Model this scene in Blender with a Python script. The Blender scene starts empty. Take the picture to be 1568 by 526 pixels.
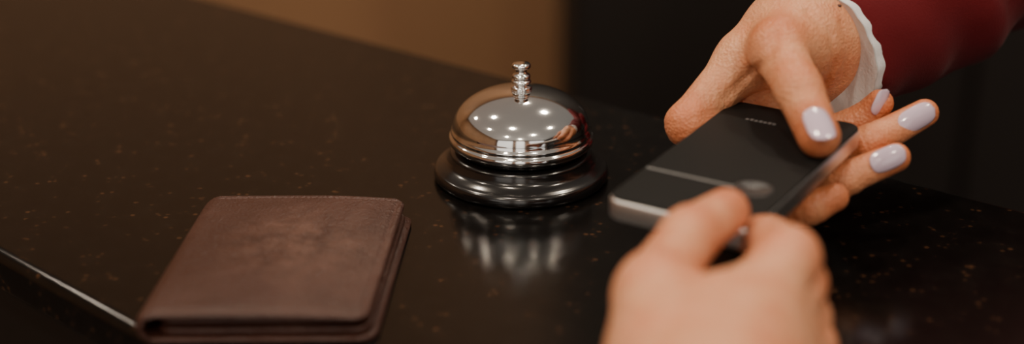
import bpy, math, numpy as np
from mathutils import Vector, Matrix
S=bpy.context.scene
# world units: metres, counter top at z=0
def Q(txt):
    """joint list in tenths of a millimetre, world space"""
    return [tuple(float(c)*1e-4 for c in t.split(',')) for t in txt.split()]
def link(o,parent=None):
    S.collection.objects.link(o)
    if parent: o.parent=parent
    return o
def empty(name,loc=(0,0,0)):
    e=bpy.data.objects.new(name,None); e.empty_display_size=.05; link(e); return e
def mesh_obj(name,v,f,mat=None,parent=None,smooth=True):
    me=bpy.data.meshes.new(name); me.from_pydata([tuple(map(float,p)) for p in v],[],[tuple(map(int,q)) for q in f]); me.update()
    o=bpy.data.objects.new(name,me); link(o,parent)
    if mat: me.materials.append(mat)
    if smooth:
        me.polygons.foreach_set('use_smooth',[True]*len(me.polygons))
    return o
def mat(name,color,rough=.5,metal=0,spec=.5,**k):
    m=bpy.data.materials.new(name); m.use_nodes=True
    b=m.node_tree.nodes['Principled BSDF']
    b.inputs['Base Color'].default_value=(*color,1); b.inputs['Roughness'].default_value=rough
    b.inputs['Metallic'].default_value=metal; b.inputs['Specular IOR Level'].default_value=spec
    for kk,vv in k.items(): b.inputs[kk].default_value=vv
    return m
def N(m,t,**k):
    n=m.node_tree.nodes.new(t)
    for a,b in k.items():
        if a in n.inputs: n.inputs[a].default_value=b
        else: setattr(n,a,b)
    return n
def L(m,a,b): m.node_tree.links.new(a,b)
def bsdf(m): return m.node_tree.nodes['Principled BSDF']
def ramp(m,fac,stops):
    r=N(m,'ShaderNodeValToRGB'); L(m,fac,r.inputs[0])
    e=r.color_ramp.elements
    e[0].position=stops[0][0]; e[0].color=(*stops[0][1],1)
    e[1].position=stops[-1][0]; e[1].color=(*stops[-1][1],1)
    for p,c in stops[1:-1]:
        q=e.new(p); q.color=(*c,1)
    return r.outputs[0]
def noise(m,scale,detail=4,rough=.5):
    tc=N(m,'ShaderNodeTexCoord'); n=N(m,'ShaderNodeTexNoise'); n.inputs['Scale'].default_value=scale
    n.inputs['Detail'].default_value=detail; n.inputs['Roughness'].default_value=rough
    L(m,tc.outputs['Object'],n.inputs['Vector']); return n.outputs['Fac']
def bump(m,h,strength,dist):
    b=N(m,'ShaderNodeBump'); b.inputs['Strength'].default_value=strength; b.inputs['Distance'].default_value=dist
    L(m,h,b.inputs['Height']); L(m,b.outputs[0],bsdf(m).inputs['Normal'])
def math_(m,op,a,b):
    n=N(m,'ShaderNodeMath',operation=op)
    for i,v in enumerate((a,b)):
        if isinstance(v,(int,float)): n.inputs[i].default_value=v
        else: L(m,v,n.inputs[i])
    return n.outputs[0]
def mixc(m,f,a,b):
    mx=N(m,'ShaderNodeMix',data_type='RGBA'); L(m,f,mx.inputs[0])
    for i,v in ((6,a),(7,b)):
        if isinstance(v,tuple): mx.inputs[i].default_value=(*v,1)
        else: L(m,v,mx.inputs[i])
    return mx.outputs[2]
# ---------------------------------------------------------------- SDF -> mesh
class Grid:
    def __init__(s,pts,rad,h,pad=None):
        pts=np.array(pts); pad=pad or 4*h
        s.o=pts.min(0)-rad-pad; s.h=h
        n=np.ceil((pts.max(0)+rad+pad-s.o)/h).astype(int)+1
        ax=[(s.o[i]+h*np.arange(n[i])).astype(np.float32) for i in range(3)]
        s.X,s.Y,s.Z=np.meshgrid(*ax,indexing='ij')
    def cone(s,a,b,ra,rb):
        a=np.array(a,dtype=np.float32); b=np.array(b,dtype=np.float32); ba=b-a; l2=float(ba@ba)
        px,py,pz=s.X-a[0],s.Y-a[1],s.Z-a[2]
        t=np.clip((px*ba[0]+py*ba[1]+pz*ba[2])/l2,0,1)
        dd=np.sqrt((px-t*ba[0])**2+(py-t*ba[1])**2+(pz-t*ba[2])**2)
        return dd-(ra+(rb-ra)*t)
    def groove(s,a,b,n,w):
        n=np.array(n,float); n/=np.linalg.norm(n); a=np.array(a); b=np.array(b)
        px,py,pz=s.X-a[0],s.Y-a[1],s.Z-a[2]
        h=px*n[0]+py*n[1]+pz*n[2]
        ba=b-a; ba=ba-n*(ba@n); l2=float(ba@ba)
        px,py,pz=px-h*n[0],py-h*n[1],pz-h*n[2]
        t=np.clip((px*ba[0]+py*ba[1]+pz*ba[2])/l2,0,1)
        d2=(px-t*ba[0])**2+(py-t*ba[1])**2+(pz-t*ba[2])**2
        return np.exp(-d2/(w*w))*(h>-.004)
def smin(a,b,k):
    h=np.clip(k-np.abs(a-b),0,None)/k
    return np.minimum(a,b)-h*h*k*.25
def surface_nets(F,o,h):
    s=F<0
    c=s[:-1,:-1,:-1]
    cnt=np.zeros(c.shape,np.int8)
    for i in (0,1):
        for j in (0,1):
            for k in (0,1):
                cnt+=s[i:s.shape[0]-1+i, j:s.shape[1]-1+j, k:s.shape[2]-1+k]
    act=(cnt>0)&(cnt<8)
    I,J,K=np.nonzero(act)
    idx=-np.ones(c.shape,np.int64); idx[I,J,K]=np.arange(len(I))
    acc=np.zeros((len(I),3)); n=np.zeros(len(I))
    cor=[(i,j,k) for i in (0,1) for j in (0,1) for k in (0,1)]
    for a in cor:
        for ax in range(3):
            if a[ax]==0:
                b=list(a); b[ax]=1
                fa=F[I+a[0],J+a[1],K+a[2]]; fb=F[I+b[0],J+b[1],K+b[2]]
                m=(fa<0)!=(fb<0)
                t=np.where(m,fa/np.where(m,fa-fb,1),0)
                p=np.tile(np.array(a,float),(len(I),1)); p[:,ax]+=t
                acc+=p*m[:,None]; n+=m
    V=(acc/n[:,None]+np.stack([I,J,K],1))*h+o
    faces=[]
    for ax in range(3):
        sl0=[slice(None)]*3; sl1=[slice(None)]*3
        sl0[ax]=slice(0,-1); sl1[ax]=slice(1,None)
        a=s[tuple(sl0)]; b=s[tuple(sl1)]
        E=np.nonzero(a!=b); e=np.stack(E,1)
        u,v=(ax+1)%3,(ax+2)%3
        ok=(e[:,u]>0)&(e[:,v]>0)&(e[:,u]<F.shape[u]-1)&(e[:,v]<F.shape[v]-1); e=e[ok]
        ins=a[e[:,0],e[:,1],e[:,2]]
        def g(du,dv):
            q=e.copy(); q[:,u]+=du; q[:,v]+=dv; return idx[q[:,0],q[:,1],q[:,2]]
        q=np.stack([g(-1,-1),g(0,-1),g(0,0),g(-1,0)],1)
        q[~ins]=q[~ins][:,::-1]
        faces.append(q)
    return V,np.concatenate(faces)
def build_mesh(name,V,Fc,m,parent,attr=None):
    me=bpy.data.meshes.new(name)
    me.vertices.add(len(V)); me.vertices.foreach_set('co',V.astype(np.float32).ravel())
    me.loops.add(4*len(Fc)); me.loops.foreach_set('vertex_index',Fc.astype(np.int32).ravel())
    me.polygons.add(len(Fc)); me.polygons.foreach_set('loop_start',(np.arange(len(Fc))*4).astype(np.int32))
    me.polygons.foreach_set('loop_total',np.full(len(Fc),4,np.int32))
    me.polygons.foreach_set('use_smooth',np.ones(len(Fc),bool))
    me.update(calc_edges=True); me.validate()
    if attr is not None and len(me.vertices)==len(attr):
        at=me.attributes.new('flush','FLOAT','POINT'); at.data.foreach_set('value',attr.astype(np.float32))
    me.materials.append(m)
    o=bpy.data.objects.new(name,me); link(o,parent)
    sm=o.modifiers.new('smooth','SMOOTH'); sm.factor=.5; sm.iterations=2
    return o
def tube(name,pts,rad,m,parent,seg=48,fn=None,closed=True,sub=12):
    pts=[Vector(p) for p in pts]; V=[];F=[]
    cs=[];rs=[]
    n=len(pts)
    for i in range(n-1):
        p0=pts[max(i-1,0)];p1=pts[i];p2=pts[i+1];p3=pts[min(i+2,n-1)]
        for j in range(sub):
            t=j/sub
            cs.append(.5*((2*p1)+(p2-p0)*t+(2*p0-5*p1+4*p2-p3)*t*t+(3*p1-p0-3*p2+p3)*t**3)); rs.append(rad[i]+(rad[i+1]-rad[i])*t)
    cs.append(pts[-1]); rs.append(rad[-1])
    up=Vector((0,0,1))
    for i,c in enumerate(cs):
        d=(cs[min(i+1,len(cs)-1)]-cs[max(i-1,0)]).normalized()
        s=d.cross(up).normalized(); w=s.cross(d)
        for k in range(seg):
            a=2*math.pi*k/seg; r=rs[i]*(1+(fn(i/(len(cs)-1),a) if fn else 0))
            V.append(c+s*math.cos(a)*r+w*math.sin(a)*r)
    for i in range(len(cs)-1):
        for k in range(seg):
            F.append((i*seg+k,i*seg+(k+1)%seg,(i+1)*seg+(k+1)%seg,(i+1)*seg+k))
    if closed:
        F.append(tuple(range(seg))); F.append(tuple((len(cs)-1)*seg+k for k in reversed(range(seg))))
    return mesh_obj(name,V,F,m,parent)
def lathe(name,prof,m,parent,seg=128,loc=(0,0,0)):
    V=[];F=[]
    for r,z in prof:
        for k in range(seg):
            a=2*math.pi*k/seg; V.append((loc[0]+r*math.cos(a),loc[1]+r*math.sin(a),loc[2]+z))
    for i in range(len(prof)-1):
        for k in range(seg):
            F.append((i*seg+k,i*seg+(k+1)%seg,(i+1)*seg+(k+1)%seg,(i+1)*seg+k))
    F.append(tuple(reversed(range(seg)))); F.append(tuple((len(prof)-1)*seg+k for k in range(seg)))
    return mesh_obj(name,V,F,m,parent)
def smoothprof(pts,n=6):
    out=[]
    for i in range(len(pts)-1):
        p0=np.array(pts[max(i-1,0)]);p1=np.array(pts[i]);p2=np.array(pts[i+1]);p3=np.array(pts[min(i+2,len(pts)-1)])
        for j in range(n):
            t=j/n; q=.5*((2*p1)+(p2-p0)*t+(2*p0-5*p1+4*p2-p3)*t*t+(3*p1-p0-3*p2+p3)*t**3); out.append((max(q[0],1e-5),q[1]))
    out.append(pts[-1]); return out
def box(name,lo,hi,m,parent=None,bev=0):
    x0,y0,z0=lo;x1,y1,z1=hi
    V=[(x0,y0,z0),(x1,y0,z0),(x1,y1,z0),(x0,y1,z0),(x0,y0,z1),(x1,y0,z1),(x1,y1,z1),(x0,y1,z1)]
    F=[(3,2,1,0),(4,5,6,7),(0,1,5,4),(1,2,6,5),(2,3,7,6),(3,0,4,7)]
    o=mesh_obj(name,V,F,m,parent,False)
    if bev:
        b=o.modifiers.new('b','BEVEL'); b.width=bev; b.segments=3
    return o
def prism(name,poly,z0,z1,m,parent,bev=0,seg=5):
    n=len(poly); V=[(x,y,z0) for x,y in poly]+[(x,y,z1) for x,y in poly]
    F=[tuple(reversed(range(n))),tuple(range(n,2*n))]+[(i,(i+1)%n,n+(i+1)%n,n+i) for i in range(n)]
    o=mesh_obj(name,V,F,m,parent,False)
    if bev:
        b=o.modifiers.new('b','BEVEL'); b.width=bev; b.segments=seg; b.limit_method='ANGLE'; b.angle_limit=math.radians(40)
        o.data.polygons.foreach_set('use_smooth',[True]*len(o.data.polygons)); w=o.modifiers.new('w','WEIGHTED_NORMAL')
    return o
def rrect(w,d,r,inset,n=8):
    w=w/2-inset; d=d/2-inset; r=max(r-inset,.0002); out=[]
    for cx,cy,a0 in ((w-r,d-r,0),(-w+r,d-r,90),(-w+r,-d+r,180),(w-r,-d+r,270)):
        for k in range(n+1):
            a=math.radians(a0+90*k/n); out.append((cx+r*math.cos(a),cy+r*math.sin(a)))
    return out
def slab(name,w,d,r,t,bev,m,parent,z0=0,shear=0):
    rings=[]
    for k in range(5):
        a=math.pi/2*k/4; rings.append((bev*(1-math.sin(a)),z0+bev*(1-math.cos(a))))
    for k in range(5):
        a=math.pi/2*k/4; rings.append((bev*(1-math.cos(a)),z0+t-bev*(1-math.sin(a))))
    V=[];F=[]
    for ins,z in rings: V+= [(x+shear*y,y,z) for x,y in rrect(w,d,r,ins)]
    n=36
    for i in range(len(rings)-1):
        for k in range(n): F.append((i*n+k,i*n+(k+1)%n,(i+1)*n+(k+1)%n,(i+1)*n+k))
    F.append(tuple(reversed(range(n)))); F.append(tuple((len(rings)-1)*n+k for k in range(n)))
    return mesh_obj(name,V,F,m,parent)

# ---------------------------------------------------------------- materials
def granite():
    m=mat('granite_black',(.006,.005,.0045),.15,0,.32)
    n1=noise(m,90,8,.65); n2=noise(m,6,4)
    c=ramp(m,n1,[(.4,(.0035,.0030,.0028)),(.62,(.0050,.0043,.0039)),(.78,(.010,.008,.007))])
    tc=N(m,'ShaderNodeTexCoord'); vo=N(m,'ShaderNodeTexVoronoi'); vo.inputs['Scale'].default_value=230
    L(m,tc.outputs['Object'],vo.inputs['Vector'])
    fl=ramp(m,vo.outputs['Distance'],[(.16,(1,1,1)),(.34,(0,0,0))])
    msk=ramp(m,noise(m,90,2),[(.52,(0,0,0)),(.66,(.9,.9,.9))])
    L(m,mixc(m,math_(m,'MULTIPLY',fl,msk),c,(.060,.027,.013)),bsdf(m).inputs['Base Color'])
    L(m,ramp(m,n2,[(.3,(.13,)*3),(.7,(.18,)*3)]),bsdf(m).inputs['Roughness'])
    return m
def skin(name,base,deep):
    m=mat(name,base,.40,0,.4)
    b=bsdf(m); b.inputs['Subsurface Weight'].default_value=.15; b.inputs['Subsurface Radius'].default_value=(1,.35,.2); b.inputs['Subsurface Scale'].default_value=.004
    at=N(m,'ShaderNodeAttribute'); at.attribute_name='flush'
    nn=ramp(m,noise(m,45,6,.65),[(.35,(0,0,0)),(.7,(.85,.85,.85))])
    ad=N(m,'ShaderNodeMath',operation='ADD',use_clamp=True); L(m,at.outputs['Fac'],ad.inputs[0]); L(m,nn,ad.inputs[1])
    L(m,mixc(m,ad.outputs[0],base,deep),b.inputs['Base Color'])
    L(m,ramp(m,noise(m,40,4),[(.3,(.32,)*3),(.7,(.46,)*3)]),b.inputs['Roughness'])
    tc=N(m,'ShaderNodeTexCoord'); vo=N(m,'ShaderNodeTexVoronoi'); vo.inputs['Scale'].default_value=700; L(m,tc.outputs['Object'],vo.inputs['Vector'])
    bump(m,math_(m,'ADD',vo.outputs['Distance'],noise(m,140,5,.6)),.5,.0008)
    return m
def leather():
    m=mat('leather_brown',(.07,.020,.015),.42,0,.4)
    n=noise(m,18,6,.65); c=ramp(m,n,[(.3,(.038,.0130,.0085)),(.55,(.050,.0180,.0120)),(.72,(.076,.031,.022))])
    # scuffed, worn patch in the middle of the flap (real wear in the leather)
    tc=N(m,'ShaderNodeTexCoord'); vm=N(m,'ShaderNodeVectorMath',operation='DISTANCE'); L(m,tc.outputs['Object'],vm.inputs[0]); vm.inputs[1].default_value=(.013,.006,.014)
    rad=ramp(m,math_(m,'MULTIPLY',vm.outputs['Value'],22.0),[(.10,(1,1,1)),(.95,(0,0,0))])
    sc=math_(m,'MULTIPLY',rad,ramp(m,noise(m,75,8,.75),[(.40,(0,0,0)),(.70,(1,1,1))]))
    L(m,mixc(m,sc,c,(.15,.075,.055)),bsdf(m).inputs['Base Color'])
    L(m,ramp(m,n,[(.3,(.34,)*3),(.7,(.48,)*3)]),bsdf(m).inputs['Roughness'])
    vo=N(m,'ShaderNodeTexVoronoi'); vo.inputs['Scale'].default_value=800; L(m,tc.outputs['Object'],vo.inputs['Vector'])
    bump(m,math_(m,'ADD',vo.outputs['Distance'],math_(m,'MULTIPLY',noise(m,90,6,.7),2.2)),.5,.0006); return m
M_gran=granite(); M_skin=skin('skin_receptionist',(.76,.375,.205),(.60,.195,.085)); M_skin2=skin('skin_customer',(.76,.385,.225),(.63,.215,.105))
M_leather=leather(); M_leath_in=mat('leather_dark_lining',(.012,.007,.006),.6); M_stitch=mat('stitch_thread',(.10,.045,.034),.6)
M_chrome=mat('chrome',(.86,.86,.85),.05,1); L(M_chrome,ramp(M_chrome,noise(M_chrome,30,3),[(.3,(.06,)*3),(.8,(.13,)*3)]),bsdf(M_chrome).inputs['Roughness'])
M_blackenamel=mat('black_enamel',(.006,.005,.005),.2,0,.5,**{'Coat Weight':.5,'Coat Roughness':.12})
M_silver=mat('brushed_silver',(.85,.85,.85),.35,1); M_phone=mat('phone_back_black',(.009,.009,.009),.6,0,.13)
M_greymark=mat('phone_marking_grey',(.16,.16,.16),.5); M_logo=mat('phone_logo_grey',(.06,.06,.062),.35,.2)
M_nail=mat('nail_polish_lavender',(.66,.53,.66),.12,0,.6,**{'Coat Weight':.7}); M_nail2=mat('nail_natural',(.70,.40,.30),.25)
M_mole=mat('mole_brown',(.06,.02,.012),.6)
def fabric(name,c1,c2,sc):
    m=mat(name,c1,.85,0,.2); b=bsdf(m); b.inputs['Sheen Weight'].default_value=.04
    n=noise(m,9,4); L(m,ramp(m,n,[(.3,c1),(.7,c2)]),b.inputs['Base Color']); n2=noise(m,sc,2); bump(m,n2,.3,.0008); return m
M_red=fabric('uniform_red_fabric',(.095,.004,.007),(.13,.006,.010),900)
M_white=fabric('cuff_white_fabric',(.72,.72,.74),(.8,.8,.8),900); M_grey=fabric('sleeve_grey_fabric',(.06,.065,.08),(.09,.09,.1),900)
def wallm(name,a,b,rough=.6):
    m=mat(name,a,rough); n=noise(m,1.6,4); L(m,ramp(m,n,[(.3,a),(.7,b)]),bsdf(m).inputs['Base Color']); return m
M_wall=wallm('wall_paint_brown',(.28,.145,.070),(.34,.18,.088)); M_walld=wallm('wall_dark_wood',(.008,.005,.004),(.014,.009,.007))
M_ceil=wallm('ceiling_luminous_fabric',(.55,.52,.48),(.6,.57,.53)); bsdf(M_ceil).inputs['Emission Color'].default_value=(1,.92,.82,1); bsdf(M_ceil).inputs['Emission Strength'].default_value=.16  # off-white ceiling, with a soft glow added to brighten the bell dome
M_floor=wallm('floor_dark_stone',(.03,.025,.022),(.05,.04,.035),.35)
M_panel=wallm('counter_panel_dark',(.008,.006,.005),(.012,.009,.008),.4)
M_lamp=mat('downlight_lens',(1,1,1),.5); bsdf(M_lamp).inputs['Emission Color'].default_value=(1,.9,.78,1); bsdf(M_lamp).inputs['Emission Strength'].default_value=20
M_trim=mat('downlight_ring_white',(.8,.8,.8),.4); M_frame=mat('window_frame_dark',(.02,.016,.012),.5)
M_pane=mat('window_daylight_blind',(.8,.8,.8),.6); bsdf(M_pane).inputs['Emission Color'].default_value=(1,.95,.89,1); bsdf(M_pane).inputs['Emission Strength'].default_value=.95  # added glow, reflects as a bright band in the bell dome
# ---------------------------------------------------------------- room
X0,X1,Y0,Y1,Z0,Z1=-3,3,-3.4,2.1,-1.05,1.75
box('floor',(X0,Y0,Z0-.1),(X1,Y1,Z0),M_floor); box('ceiling',(X0,Y0,Z1),(X1,Y1,Z1+.1),M_ceil)
box('wall_back',(X0,Y1,Z0-.1),(X1,Y1+.1,Z1+.1),M_wall); box('wall_front',(X0,Y0-.1,Z0-.1),(X1,Y0,Z1+.1),M_wall)
box('wall_left',(X0-.1,Y0-.1,Z0-.1),(X0,Y1+.1,Z1+.1),M_wall); box('wall_right',(X1,Y0-.1,Z0-.1),(X1+.1,Y1+.1,Z1+.1),M_walld)
zb,zt=-.85,1.62
for i,(x,ww) in enumerate([(-2.8,2.0),(-.55,.9),(.75,1.9)]):  # unseen glowing windows, added and sized for the dome's reflection
    wi=empty('window_%d'%(i+1))
    box('blind',(x+.04,Y0+.005,zb+.05),(x+ww-.04,Y0+.02,zt-.05),M_pane,wi)
    for nm,lo,hi in (('jamb_l',(x,zb),(x+.05,zt)),('jamb_r',(x+ww-.05,zb),(x+ww,zt)),('sill',(x,zb),(x+ww,zb+.06)),('head',(x,zt-.06),(x+ww,zt))):
        box(nm,(lo[0],Y0+.001,lo[1]),(hi[0],Y0+.06,hi[1]),M_frame,wi)
cab=empty('storage_cabinet')
box('carcass',(.09,1.55,Z0),(2.6,2.099,1.2),M_walld,cab,.004)
for i in range(4):
    x=.10+i*.625; box('cabinet_door_%d'%(i+1),(x,1.53,Z0+.1),(x+.61,1.549,1.19),M_walld,cab,.003)
    box('handle_%d'%(i+1),(x+.56,1.505,-.1),(x+.575,1.529,.1),M_silver,cab,.003)
# counter
ct=empty('reception_counter')
poly=[(-.968,.579),(.589,-.829),(.873,-.535),(-.991,.912)]
prism('countertop',poly,-.022,0,M_gran,ct,.005)
def inset(pts,e):
    pts=[np.array(p) for p in pts]; u=np.array([.77,-.638]); n=np.array([.638,.77])
    return [tuple(pts[0]+u*e+n*e),tuple(pts[1]-u*e+n*e),tuple(pts[2]-u*e-n*e),tuple(pts[3]+u*e-n*e)]
prism('counter_body',inset(poly,.03),Z0,-.022,M_panel,ct,.003)
prism('plinth',inset(poly,.05),Z0,Z0+.1,M_panel,ct,.003)
# ---------------------------------------------------------------- lights
k=0
dl=empty('ceiling_downlights')
for x,y in [(-1.6,-.5),(-.85,.45),(-.35,-.65),(.65,.75),(1.3,-.4),(-1.0,-1.9),(.7,-1.5),(.1,1.35),(-1.9,1.1),(-.1,-2.6)]:
    ring=lathe('ring_%d'%k,[(.075,-.004),(.1,-.006),(.104,0),(.1,-.0005),(.075,-.0005)],M_trim,dl,48,(x,y,Z1-.001))
    lens=lathe('lens_%d'%k,[(.074,-.003),(.074,-.001)],M_lamp,dl,48,(x,y,Z1-.001))
    ld=bpy.data.lights.new('downlight_%d'%k,'AREA'); ld.shape='DISK'; ld.size=.15; ld.energy=11; ld.color=(1,.84,.66)
    lo=bpy.data.objects.new('downlight_%d'%k,ld); lo.location=(x,y,Z1-.012); link(lo,dl); k+=1
w=bpy.data.worlds.new('World'); S.world=w; w.use_nodes=True; w.node_tree.nodes['Background'].inputs[0].default_value=(.5,.42,.36,1); w.node_tree.nodes['Background'].inputs[1].default_value=.3
# ---------------------------------------------------------------- bell
bell=empty('service_bell'); BL=(.0045,-.004,0)
lathe('base',smoothprof([(.030,0),(.040,.0),(.0425,.0012),(.0430,.0035),(.0420,.0060),(.0395,.0073),(.0365,.0095),(.0350,.0125),(.0345,.0140),(.0325,.0150),(.028,.0150),(.010,.0150)],5),M_blackenamel,bell,128,BL)
lathe('inner_collar',[(.030,.0145),(.0315,.0160),(.0315,.0190),(.030,.0200)],M_blackenamel,bell,128,BL)
dome=[(.0300,.0191),(.0338,.0185),(.0350,.0188),(.0355,.0197),(.0354,.0217),(.0348,.0225),(.0340,.0228),(.0340,.0235),(.0345,.0241),(.0344,.0249),(.0338,.0255),(.0333,.0265)]
for i in range(1,25):
    a=math.pi/2*i/24; dome.append((max(.0333*math.cos(a),.0003),.0265+.0190*math.sin(a)))
lathe('dome',dome,M_chrome,bell,160,BL)
lathe('button',[(r,z-.0045) for r,z in [(.0052,.0490),(.0052,.0512),(.0046,.0517),(.0036,.0518),(.0036,.0526),(.0045,.0530),(.0048,.0537),(.0045,.0544),(.0037,.0547),(.0037,.0554),(.0043,.0558),(.0044,.0566),(.0041,.0573),(.0028,.0578),(.0026,.0596),(.0029,.0602),(.0040,.0606),(.0045,.0612),(.0045,.0622),(.0041,.0628),(.002,.0631)]],M_chrome,bell,64,BL)
# ---------------------------------------------------------------- wallet
wal=empty('leather_wallet')
WW,WD,SHR=.092,.115,.078
def topz(x,y):
    q=(x+WW/2)/WW; s=2*y/WD
    ins=min(WW/2-abs(x),WD/2-abs(y))
    gro=.0005*math.exp(-((ins-.0032)/.0009)**2)
    return .013-.0022*max(0,(q-.5)*2)**2+.0016*(1-abs(s)**4)*max(0,math.sin(math.pi*min(max(q,0),1)))**.7-gro
def wallet_cover():
    W,D=WW,WD; T=.013; t=.0022
    V=[];F=[]; ny=110
    for j in range(ny+1):
        s=-math.cos(math.pi*j/ny); s=.5*s+.5*(-1+2*j/ny); e=1-abs(s); y=s*D/2
        ed=e*D/2
        r=.007; corner=0 if ed>r else r-math.sqrt(max(r*r-(r-ed)**2,0))
        be=min(1,math.sqrt(max(ed,0)/.0012)) if ed<.0012 else 1
        th=t*(.35+.65*be)
        xr=W/2-corner; xl=-W/2+T/2+corner*.35
        R=T/2
        P_=[]
        nx=90
        for i in range(nx+1):
            x=xr+(xl-xr)*i/nx
            P_.append((x,topz(x,y)-(t-th)/2-(.0006 if i==0 else 0)))
        for i in range(1,12):
            a=math.pi/2+math.pi*i/12; P_.append((xl+R*math.cos(a),R+(R-(t-th)/2)*math.sin(a)))
        nb=20
        for i in range(nb+1):
            x=xl+(xr+.003-xl)*i/nb; P_.append((x,(t-th)/2))
        for i in range(nb+1):
            x=xr+.003+(xl-xr-.003)*i/nb; P_.append((x,t-(t-th)/2))
        for i in range(1,12):
            a=1.5*math.pi-math.pi*i/12; P_.append((xl+(R-t)*math.cos(a),R+(R-t+(t-th)/2)*math.sin(a)))
        for i in range(nb+1):
            x=xl+(xr-xl)*i/nb
            P_.append((x,topz(x,y)-t+(t-th)/2+(.0006 if i==nb else 0)))
        prof_n=len(P_)
        V+=[(x+SHR*y,y,z) for x,z in P_]
    for j in range(ny):
        for k in range(prof_n):
            F.append((j*prof_n+k,(j+1)*prof_n+k,(j+1)*prof_n+(k+1)%prof_n,j*prof_n+(k+1)%prof_n))
    F.append(tuple(range(prof_n))); F.append(tuple(reversed([ny*prof_n+k for k in range(prof_n)])))
    return V,F
V,F=wallet_cover(); wc=mesh_obj('cover',V,F,M_leather,wal)
a=slab('inner_pocket_upper',.082,.109,.006,.0030,.001,M_leather,wal,.0070,SHR); a.location=(.0035,0,0)
a=slab('inner_pocket_lower',.084,.110,.006,.0030,.001,M_leather,wal,.0024,SHR); a.location=(.0045,0,0)
a=slab('lining',.076,.102,.005,.0020,.0008,M_leath_in,wal,.0052,SHR); a.location=(.0010,0,0)
sv=[];sf=[]
def stitch(x,y,z,ang):
    l,wd,h=.0010,.00030,.0003; b=len(sv); ca,sa=math.cos(ang),math.sin(ang)
    for dx,dy,dz in ((-l,-wd,0),(l,-wd,0),(l,wd,0),(-l,wd,0),(-l*.7,0,h),(l*.7,0,h)):
        sv.append((x+SHR*y+dx*ca-dy*sa,y+dx*sa+dy*ca,z+dz))
    sf.extend([(b,b+1,b+5,b+4),(b+2,b+3,b+4,b+5),(b,b+4,b+3),(b+1,b+2,b+5)])
for i in range(31):
    x=-.037+i*.0026
    for y in (-WD/2+.0032,WD/2-.0032): stitch(x,y,topz(x,y)+.00005,0)
for i in range(40):
    y=-.0525+i*.00266; stitch(WW/2-.0033,y,topz(WW/2-.0033,y)+.00005,math.pi/2)
mesh_obj('stitching',sv,sf,M_stitch,wal,False)
wal.location=(-.0985,-.1145,0); wal.rotation_euler=(0,0,math.radians(.8))
# ---------------------------------------------------------------- smartphone
ph=empty('smartphone')
slab('frame',.062,.128,.007,.0092,.0018,M_silver,ph,-.0092)
slab('back_panel',.0606,.1266,.0064,.0012,.0004,M_phone,ph,-.0008)
slab('front_glass',.0592,.1252,.0058,.0008,.0003,M_blackenamel,ph,-.0096)
def rect(name,x0,x1,y0,y1,z,m,par,h=.00015): return box(name,(x0,y0,z),(x1,y1,z+h),m,par)
rect('antenna_line',-.0296,.0100,-.0295,-.0281,.0004,M_greymark,ph)
lathe('logo_disc',[(.0001,.0004),(.0078,.0004),(.0078,.0006),(.0066,.0006),(.0066,.00045),(.0001,.00045)],M_logo,ph,64,(.0165,-.027,0))
for i in range(7): rect('label_letter_%d'%i,-.0165+i*.0021,-.0165+i*.0021+.0014,.0430,.0446+.0004*(i%2),.0004,M_greymark,ph,.0001)
ph.location=(.0955,-.1100,.0525); ph.rotation_euler=(0,0,math.radians(-31))
# ---------------------------------------------------------------- hands
def vec(p): return np.array(p,float)
def hand(name,palm,fingers,m,parent,h=.001,kpalm=.014,kf=.008,grooves=(),gn=(0,-.9,.4)):
    allp=[p for a,b,_,_ in palm for p in (a,b)]+[p for f in fingers for p in f['p']]
    G=Grid(allp,.03,h)
    Pm=None
    for a,b,ra,rb in palm:
        d=G.cone(a,b,ra,rb); Pm=d if Pm is None else smin(Pm,d,kpalm)
    res=Pm
    for f in fingers:
        Fm=None
        for i in range(len(f['p'])-1):
            d=G.cone(f['p'][i],f['p'][i+1],f['r'][i],f['r'][i+1]); Fm=d if Fm is None else smin(Fm,d,.004)
        for j in range(1,len(f['p'])-1):
            p=vec(f['p'][j]); ax=vec(f['p'][j+1])-vec(f['p'][j-1]); ax/=np.linalg.norm(ax)
            dx,dy,dz=G.X-p[0],G.Y-p[1],G.Z-p[2]
            s=dx*ax[0]+dy*ax[1]+dz*ax[2]; rr=dx*dx+dy*dy+dz*dz
            near=np.exp(-rr/(.014**2))
            for off in (-.0026,0,.0026):
                Fm=Fm+.0008*np.exp(-((s-off)/.0010)**2)*near
        res=np.minimum(res,smin(Pm,Fm,kf))
    for pts,dep,wd in grooves:
        g=0
        for a,b in zip(pts[:-1],pts[1:]): g=np.maximum(g,G.groove(a,b,gn,wd))
        res=res+dep*g
    V,Fc=surface_nets(res,G.o,h)
    fl=np.zeros(len(V))
    for f in fingers:
        for j,p in enumerate(f['p'][1:]):
            d=np.linalg.norm(V-vec(p),axis=1); fl=np.maximum(fl,(.9 if j==len(f['p'])-2 else .6)*np.exp(-(d/.014)**2))
    return build_mesh(name,V,Fc,m,parent,fl),V
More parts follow.
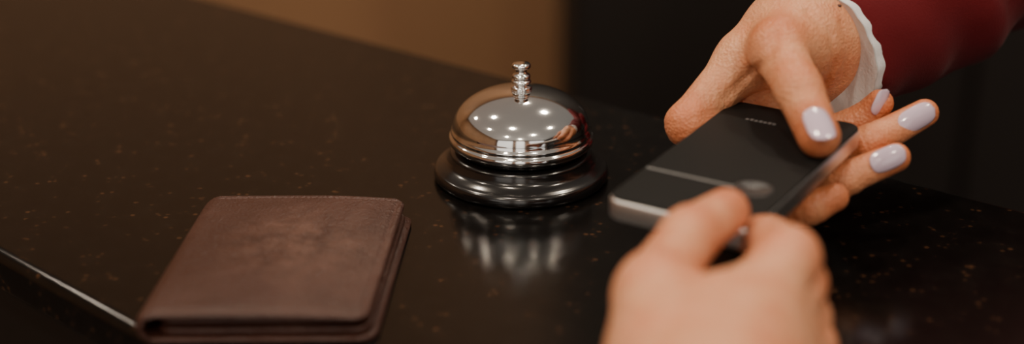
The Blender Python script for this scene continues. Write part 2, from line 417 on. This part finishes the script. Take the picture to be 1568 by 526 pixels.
def nail(name,c,dr,nm,Ln,Wd,R,m,parent):
    dr=Vector(dr).normalized(); nm=Vector(nm); nm=(nm-dr*nm.dot(dr)).normalized(); sd=dr.cross(nm); c=Vector(c)
    V=[];F=[];nu,nv=20,14
    for i in range(nu+1):
        u=-1+2*i/nu; w=(1-abs(u)**3.2)**(1/2.2) if abs(u)<1 else 0
        w=max(w,.02)
        for j in range(nv+1):
            v=-1+2*j/nv; th=v*w*Wd/2/R
            V.append(c+dr*(u*Ln/2)+sd*(R*math.sin(th))+nm*(R*math.cos(th)-R-.0009*u*u+.0003))
    for i in range(nu):
        for j in range(nv): F.append((i*(nv+1)+j,i*(nv+1)+j+1,(i+1)*(nv+1)+j+1,(i+1)*(nv+1)+j))
    o=mesh_obj(name,V,F,m,parent); s=o.modifiers.new('s','SOLIDIFY'); s.thickness=.0009; s.offset=0
    return o
rec=empty('receptionist')
# wrist, forearm, thenar side, index knuckle, middle knuckle, heel, ulnar side, thumb base, thumb knuckle
W,fa,pb,pc,pd,pe,pf,pg,phh=Q('1582,-13,677 1975,485,750 1307,-206,784 1072,-301,689 1195,-151,530 1513,-49,593 1328,-122,470 1449,-222,748 1196,-495,822')
palm=[(fa,W,.024,.024),(W,pb,.024,.021),(pb,pc,.020,.0125),(W,pd,.021,.014),(pe,pf,.019,.015),(pg,phh,.019,.0135)]
TH=Q('1363,-317,779 1175,-570,823 1218,-851,750 1278,-1061,614')
IX=Q('1072,-301,689 795,-510,453 1201,-423,274 1602,-457,449 1670,-473,541')
MD=Q('1195,-151,530 928,-423,274 1243,-547,237 1608,-643,421 1861,-537,518')
RG=Q('1235,-128,456 1019,-547,237 1240,-745,233 1446,-838,320 1681,-800,410')
PK=Q('1297,-141,427 1070,-712,234 1189,-959,240 1272,-1032,273 1378,-1014,314')
fing=[dict(p=TH,r=[.0135,.0115,.0101,.0091]),dict(p=IX,r=[.0120,.0096,.0082,.0075,.0064]),dict(p=MD,r=[.012,.0095,.0082,.0078,.0064]),
      dict(p=RG,r=[.012,.009,.0082,.0076,.0064]),dict(p=PK,r=[.011,.0085,.0078,.0072,.0062])]
gr=[(Q('1318,-271,889 1417,-311,793 1446,-358,683 1417,-405,573'),.0015,.0018),
    (Q('1476,-288,848 1518,-341,724 1506,-399,587'),.0008,.0012),
    (Q('1542,-253,931 1608,-311,793 1596,-381,628'),.0010,.0013),
    (Q('1143,-407,824 1107,-453,715 960,-510,580'),.0012,.0020)]
_,HV=hand('hand',palm,fing,M_skin,rec,grooves=gr)
def dirv(a,b): return Vector(b)-Vector(a)
nt,nm_,nr,ni=Q('1259,-1151,708 1806,-626,526 1627,-876,435 1663,-533,566')
nail('nail_thumb',nt,dirv(TH[2],TH[3]),(0.05,-.45,.9),.0165,.0125,.0085,M_nail,rec)
nail('nail_middle',nm_,dirv(MD[3],MD[4]),(0.3,-.85,.35),.019,.0115,.0068,M_nail,rec)
nail('nail_ring',nr,dirv(RG[3],RG[4]),(.2,-.85,.4),.016,.0105,.0068,M_nail,rec)
nail('nail_index',ni,(.35,.1,.9),(.6,-.75,.2),.0125,.0085,.0062,M_nail,rec)
# small mole on the wrist, dropped onto the skin surface
tgt=np.array((.1445,-.03,.0895)); i_=np.argmin(np.linalg.norm(HV-tgt,axis=1)); mp=HV[i_]
lathe('mole',[(.0010,-.0004),(.0011,.0001),(.0007,.0005),(.0001,.0006)],M_mole,rec,16,tuple(mp))
# cuff
A0,A1,A2=Q('1382,-197,653 1681,159,674 1954,524,714')
tube('cuff',[A0,A1,A2],[.0355,.0335,.032],M_white,rec,200,lambda t,a:(.008*math.sin(a*21)+.012*math.sin(a*7+1))*(1-t)**2,True,14)
E=(.36,.20,.135); SH=(.46,.48,.36)
def jacket():
    pts=[A0,E,SH,(.95,.75,-.6),(.35,.4,-.95)]
    G=Grid(pts,.1,.006)
    a0=np.array((.1429,-.0127,.0649)); e=np.array(E)
    ax=(e-a0)/np.linalg.norm(e-a0)
    d=G.cone(tuple(a0-ax*.05),tuple(a0+ax*.09),.029,.049); d=smin(d,G.cone(tuple(a0+ax*.09),E,.049,.054),.01); d=smin(d,G.cone(E,SH,.054,.066),.03)
    s=(G.X-a0[0])*ax[0]+(G.Y-a0[1])*ax[1]+(G.Z-a0[2])*ax[2]
    d=d+.0030*np.sin(s*130+12*G.Z*8)*np.clip(s*12,0,1)+.0018*np.sin(s*240-G.X*60)*np.clip(s*8,0,1)
    d=np.maximum(d,-s)
    o=-.055
    T=G.cone((.66+o,.58,.34),(.78+o,.68,.34),.10,.10)
    T=smin(T,G.cone((.62+o,.56,.1),(.78+o,.68,.1),.12,.12),.1); T=smin(T,G.cone((.62+o,.55,-.15),(.76+o,.66,-.15),.105,.105),.1)
    T=smin(T,G.cone((.62+o,.55,-.4),(.76+o,.66,-.4),.13,.13),.1); T=smin(T,G.cone((.62+o,.55,-.85),(.74+o,.65,-.85),.10,.10),.1)
    d=smin(d,T,.05)
    V,Fc=surface_nets(d,G.o,G.h); return build_mesh('jacket',V,Fc,M_red,rec)
jacket()
# customer
cu=empty('customer')
W2,ta,ia,ma,ra_,pa,tm=Q('588,-3274,467 506,-2675,471 822,-2441,510 684,-2489,524 864,-2436,395 897,-2470,313 477,-2375,537')
palm2=[((.14,-.52,.055),W2,.032,.028),(W2,ta,.024,.019),(W2,ia,.024,.0155),(W2,ma,.024,.016),(W2,ra_,.022,.016),(W2,pa,.022,.015),(ta,tm,.019,.0135)]
TH2=Q('484,-2619,475 488,-2340,569 636,-2002,599 798,-1785,598')
IX2=Q('800,-2437,520 960,-2185,601 964,-1799,486 913,-1542,403')
MD2=Q('875,-2418,435 996,-2176,494 1027,-1809,335 919,-1720,290')
RG2=Q('897,-2444,374 1024,-2178,362 1027,-1867,199 904,-1867,199')
PK2=Q('919,-2479,293 1033,-2261,295 1033,-2003,135 912,-2003,135')
hand('hand',palm2,[dict(p=TH2,r=[.0145,.0120,.0105,.0088]),dict(p=IX2,r=[.014,.0112,.0088,.0075]),dict(p=MD2,r=[.013,.0108,.009,.008]),
     dict(p=RG2,r=[.013,.0105,.009,.008]),dict(p=PK2,r=[.012,.0105,.0085,.0075])],M_skin2,cu,kpalm=.010,kf=.006)
nail('nail_thumb',Q('783,-1840,660')[0],dirv(TH2[2],TH2[3]),(0,-.35,.93),.014,.0115,.0085,M_nail2,cu)
tube('sleeve',[(.103,-.432,.053),(.14,-.54,.062),(.17,-.75,.10),(.22,-.95,.2)],[.042,.045,.052,.06],M_grey,cu,64,lambda t,a:.03*math.sin(t*60+2*a))
# ---------------------------------------------------------------- camera
cd=bpy.data.cameras.new('camera'); cam=bpy.data.objects.new('camera',cd); link(cam)
cam.location=(0,-.69,.293); cam.rotation_euler=(math.radians(67),0,0)
cd.sensor_width=36; cd.lens=2356/1600*36; cd.clip_start=.01
cd.dof.use_dof=True; cd.dof.focus_distance=.705; cd.dof.aperture_fstop=2.9
S.camera=cam
